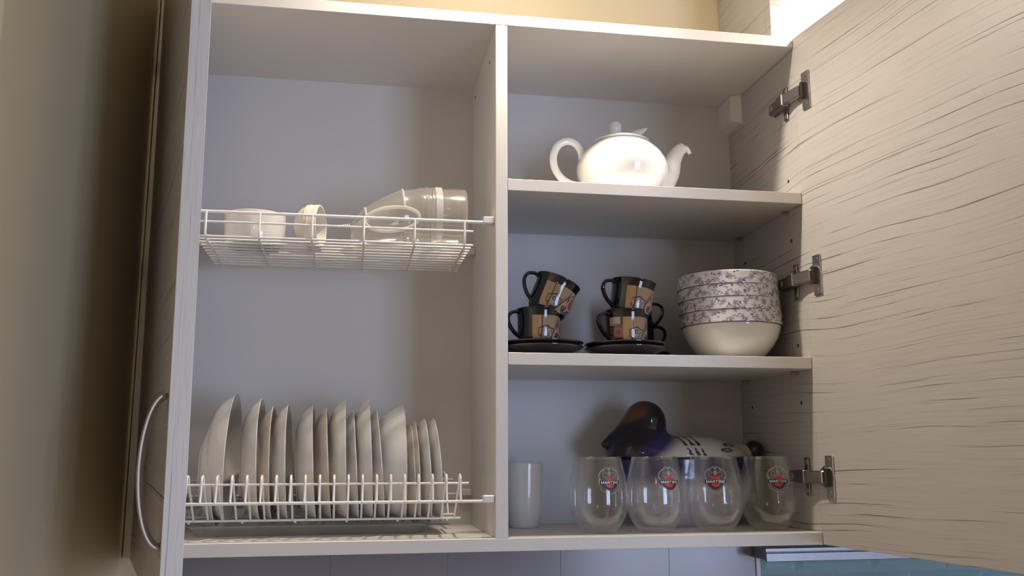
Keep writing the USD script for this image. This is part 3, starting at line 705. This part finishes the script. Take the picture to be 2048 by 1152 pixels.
b0 = thing('bowl', 'lowest flowered bowl of the stack, its white underside in view', 'bowl', (.3510, .0810, zs + .0002), 0, BG)
bm = lathe(bowl_prof, 360)
obj('bowl_body', bm, M['paint'], b0, paint=bowl_paint(A(bm.vertices)))
for k, nm in ((1, 'second flowered bowl from the bottom of the stack'), (2, 'third flowered bowl from the bottom of the stack'), (3, 'topmost flowered bowl of the stack')):
    copy_of(b0, nm, (.3510 - .0012 * k, .0810, zs + .0002 + .0179 * k), 77 * k + 20)

# ------------------------------------------------------------------ white mug
t = thing('mug', 'plain white tapered cup in the corner beside the divider', 'cup', (.0600, .172, T + .0002))
obj('body', lathe(smoothline([(0, .001), (.0185, .001), (.0200, 0), (.0215, .0015), (.0235, .010), (.0262, .035), (.0280, .060), (.0290, .086), (.0289, .0900), (.0279, .0905), (.0270, .0890), (.0262, .060), (.0245, .035), (.0215, .010), (.0190, .0055), (0, .005)], 4), 72), M['porcelain'], t)
obj('foot_ring', lathe([(.0165, .0015), (.0200, .0015), (.0198, -.0001), (.0168, -.0001), (.0165, .0015)], 40), M['porcelain'], t)

# ------------------------------------------------------------------ stemless glasses
g_out = smoothline([(0, .0004), (.0185, .0004), (.0205, .0), (.0228, .0022), (.0300, .0105), (.0360, .0220), (.0388, .0350), (.0392, .0450), (.0382, .0600), (.0355, .0780), (.0328, .0910), (.0312, .0988)], 5)
g_in = smoothline([(.0310, .0994), (.0303, .0994), (.0301, .0985), (.0318, .0905), (.0345, .0780), (.0372, .0600), (.0383, .0450), (.0379, .0350), (.0351, .0223), (.0291, .0112), (.0205, .0046), (.0100, .0034), (0, .0032)], 5)
gz, gr = g_out[:, 1], g_out[:, 0]
o_ = np.argsort(gz); gz, gr = gz[o_], gr[o_]
def wrap(m, zc, off):
    """bends a flat decal (u, w, thickness) round the glass at height zc, facing -y"""
    v, f, _ = meshkit.arrays(m)
    z = zc + v[:, 1]; R = np.interp(z, gz, gr) + off + v[:, 2]
    a = v[:, 0] / np.interp(zc, gz, gr)
    return trimesh.Trimesh(np.stack([R * np.sin(a), -R * np.cos(a), z], 1), f, process=False)
def flat(polys, th=.00006, step=.0016):
    polys = [A(p) if np.sum(A(p)[:, 0] * np.roll(A(p)[:, 1], -1) - np.roll(A(p)[:, 0], -1) * A(p)[:, 1]) > 0 else A(p)[::-1] for p in polys]
    return CrossSection(polys).extrude(th).refine_to_length(step)
def circ(cx, cy, rx, ry=None, n=28): return [(cx + rx * math.cos(a), cy + (ry or rx) * math.sin(a)) for a in np.linspace(0, 2 * PI, n, endpoint=False)]
def stroke(pts, w_):
    p = smoothline(pts, 5); d = np.gradient(p, axis=0); d /= np.linalg.norm(d, axis=1)[:, None]
    nrm = np.stack([-d[:, 1], d[:, 0]], 1) * w_ / 2
    return np.vstack([p + nrm, (p - nrm)[::-1]])[::-1]
g0 = thing('tumbler', 'leftmost stemless glass with a red emblem', 'glass', (.1405, .0560, T + .0002), 9, 'stemless glasses with a red emblem')
obj('bowl', lathe(g_out, 96), M['thinglass'], g0, smooth=60)
obj('rim', lathe(np.vstack([g_out[-2:], g_in[g_in[:, 1] > .0955]]), 96), M['thinglass'], g0, smooth=60)
obj('base', lathe(np.vstack([g_in[g_in[:, 0] < .0190][::1], [[0, .0031]]]), 64), M['thinglass'], g0, smooth=60, label='rounded inner bottom of the glass')
ZC = .0665
obj('emblem_shield', wrap(flat([[(-.0122, .002), (.0122, .002), (.0095, -.0055), (.004, -.0098), (0, -.0108), (-.004, -.0098), (-.0095, -.0055)], ]), ZC, .00008), M['greyprint'], g0, label='dark shield print')
obj('emblem_disc', wrap(flat([circ(0, .0002, .0070)]), ZC, .00020), M['red'], g0, label='red disc print')
obj('emblem_band', wrap(flat([[(-.0140, -.0024), (.0140, -.0024), (.0140, .0024), (-.0140, .0024)]]), ZC, .00032), M['black'], g0, label='black name band')
tm = meshkit.text_mesh('MARTINI', .0031, .00006, bold=True)
tm.apply_translation([-tm.bounds[:, 0].mean(), -.00155, 0]); tm.apply_scale([.0246 / (tm.bounds[1, 0] - tm.bounds[0, 0]), 1, 1])
obj('lettering', wrap(tm, ZC, .00044), M['white'], g0, smooth=False, label='white lettering')
orn = []
for s in (-1, 1):
    orn += [stroke([(s * .0030, .0065), (s * .0075, .0070), (s * .0095, .0105), (s * .0070, .0135), (s * .0045, .0115), (s * .0062, .0095)], .0009),
            stroke([(s * .0125, .0030), (s * .0150, .0070), (s * .0140, .0115), (s * .0105, .0150), (s * .0060, .0165)], .0016),
            stroke([(s * .0060, -.0125), (s * .0115, -.0095), (s * .0140, -.0050)], .0007)]
orn += [circ(0, .0115, .0028, .0034), circ(0, .0175, .0022, .0016)] + [circ(.0030 * k, .0196 - .0004 * k * k, .0011) for k in (-3, -2, -1, 1, 2, 3)]
orn += [stroke([(-.0060, -.0135), (0, -.0150), (.0060, -.0135)], .0007)]
for pth in orn:
    a = A(pth)
    if np.sum(a[:, 0] * np.roll(a[:, 1], -1) - np.roll(a[:, 0], -1) * a[:, 1]) < 0: a = a[::-1]
    obj('frosted_ornament', wrap(flat([a]), ZC, .00010), M['frost'], g0, smooth=False)
copy_of(g0, 'second stemless glass from the left with a red emblem', (.2196, .0560, T + .0002), 13)
copy_of(g0, 'third stemless glass from the left, emblem turned left', (.3050, .0560, T + .0002), -19)
copy_of(g0, 'rightmost stemless glass, next to the grained side panel', (.3850, .0580, T + .0002), -3)

# ------------------------------------------------------------------ bird-shaped tureen
BX, BY = .300, .158
t = thing('bird_tureen', 'ceramic bird-shaped tureen with a dark head behind the glasses', 'tureen', (BX, BY, T))
def ell(p, c, r): 
    k0 = math.sqrt(((p[0] - c[0]) / r[0]) ** 2 + ((p[1] - c[1]) / r[1]) ** 2 + ((p[2] - c[2]) / r[2]) ** 2)
    return (k0 - 1) * min(r)
def smin(a, b, k):
    h = max(k - abs(a - b), 0) / k; return min(a, b) - h * h * k * .25
def cone(p, a, b, ra, rb):
    d = (b[0] - a[0], b[1] - a[1], b[2] - a[2]); q = (p[0] - a[0], p[1] - a[1], p[2] - a[2])
    h = max(0, min(1, (q[0] * d[0] + q[1] * d[1] + q[2] * d[2]) / (d[0] ** 2 + d[1] ** 2 + d[2] ** 2)))
    return math.sqrt(sum((q[i] - h * d[i]) ** 2 for i in range(3))) - (ra + (rb - ra) * h)
def bird(x, y, z):
    p = (x, y, z)
    d = ell(p, (-.004, 0, .096), (.104, .058, .035))
    d = smin(d, cone(p, (-.060, 0, .150), (-.072, 0, .112), .0300, .040), .022)
    d = smin(d, cone(p, (-.058, 0, .1505), (-.1235, 0, .1180), .0255, .0025), .014)
    d = smin(d, cone(p, (.070, 0, .100), (.108, 0, .1070), .0165, .0085), .012)
    d = smin(d, math.sqrt((x - .1120) ** 2 + y * y + (z - .1085) ** 2) - .0150, .002)
    return -d
bm = Manifold.level_set(bird, [-.132, -.070, .0985, .132, .070, .190], .0028)
v, f, _ = meshkit.arrays(bm)
# rebase the cut to a clean lid
def bird_paint(v):
    x, y, z = v[:, 0], v[:, 1], v[:, 2]; n = len(v)
    WH, NV, BK = A([.66, .62, .60]), A([.035, .030, .12]), A([.010, .009, .014])
    s = x - (-.050 + (.128 - z) * -.9)                 # boundary sloping back up towards the neck
    s = x + .070 - (z - .100) * 1.25
    c = mixc(np.tile(BK, (n, 1)), NV, sstep(-.035, .004, s))
    c = mixc(c, WH, sstep(.004, .034, s))
    up = z - (.1180 + (x + .1235) * .46)               # height above the beak's own axis
    br = sstep(.010, .020, up) * sstep(-.050, -.075, x) * sstep(-.1235, -.112, x)
    c = mixc(c, A([.16, .065, .025]), br * .8)
    c = mixc(c, BK, sstep(.0170, .0145, np.sqrt((x - .1120) ** 2 + y ** 2 + (z - .1085) ** 2) - .002) * sstep(.090, .0985, x))
    lat = np.abs(y)
    for k in range(3):
        xc = -.018 + .0100 * k + (.130 - z) * .35
        for (z0, z1) in ((.1005, .1125), (.1150, .1255), (.1265, .1300)):
            tt = np.clip((z1 - z) / (z1 - z0), 0, 1)
            wd = .0012 + .0026 * tt ** 2
            m = (z > z0) & (z < z1) & (np.abs(x - xc) < wd); c[m] = BK
    for cx, cz_ in ((.050, .1085), (.058, .1160)):
        d = np.hypot((x - cx) / .011, (z - cz_) / .0032); c[(d < 1) & (lat > .004)] = A([.12, .09, .10]); c[(d < .45) & (lat > .004)] = A([.40, .36, .36])
    return c
ldb = obj('lid', (v, f), M['paint'], t, paint=bird_paint(v), label='dark headed bird lid, white back with dark strokes')
for s in (-1,):
    e = A([-.062, s * .0295, .1545])
    obj('eye', join(moved(lathe([(.0016, 0), (.0024, .0006), (.0033, .0005), (.0036, 0), (.0016, 0)], 24), e, rot([1, 0, 0], 90)), moved(trimesh.creation.icosphere(2, .0011), e)), M['greyprint'], ldb, label='small ringed eye')
rows = [(.0003, .60), (.0, .64), (.004, .70), (.020, .82), (.045, .925), (.070, .975), (.090, .985), (.0975, .975), (.0982, .96), (.0970, .94), (.085, .945), (.05, .90), (.02, .78), (.006, .6)]
rows = dense(A([(r_ * .1, z) for z, r_ in rows]), .003)
nb_ = 120; aa = np.arange(nb_) * 2 * PI / nb_
rings = [np.stack([r_ * 10 * .108 * np.sign(np.cos(aa)) * np.abs(np.cos(aa)) ** .9, r_ * 10 * .056 * np.sign(np.sin(aa)) * np.abs(np.sin(aa)) ** .9, np.full(nb_, z)], 1) for r_, z in rows]
bs = loft(rings)
bv = A(bs.vertices)
bc = mixc(np.tile(A([.55, .51, .56]), (len(bv), 1)), A([.022, .018, .13]), sstep(.050, .082, bv[:, 2] + .006 * np.sin(bv[:, 0] * 60)))
bc = mixc(bc, A([.03, .02, .03]), sstep(.093, .0965, bv[:, 2]))
obj('dish', bs, M['paint'], t, paint=bc, label='oval dish shading from dark blue to pale lilac')
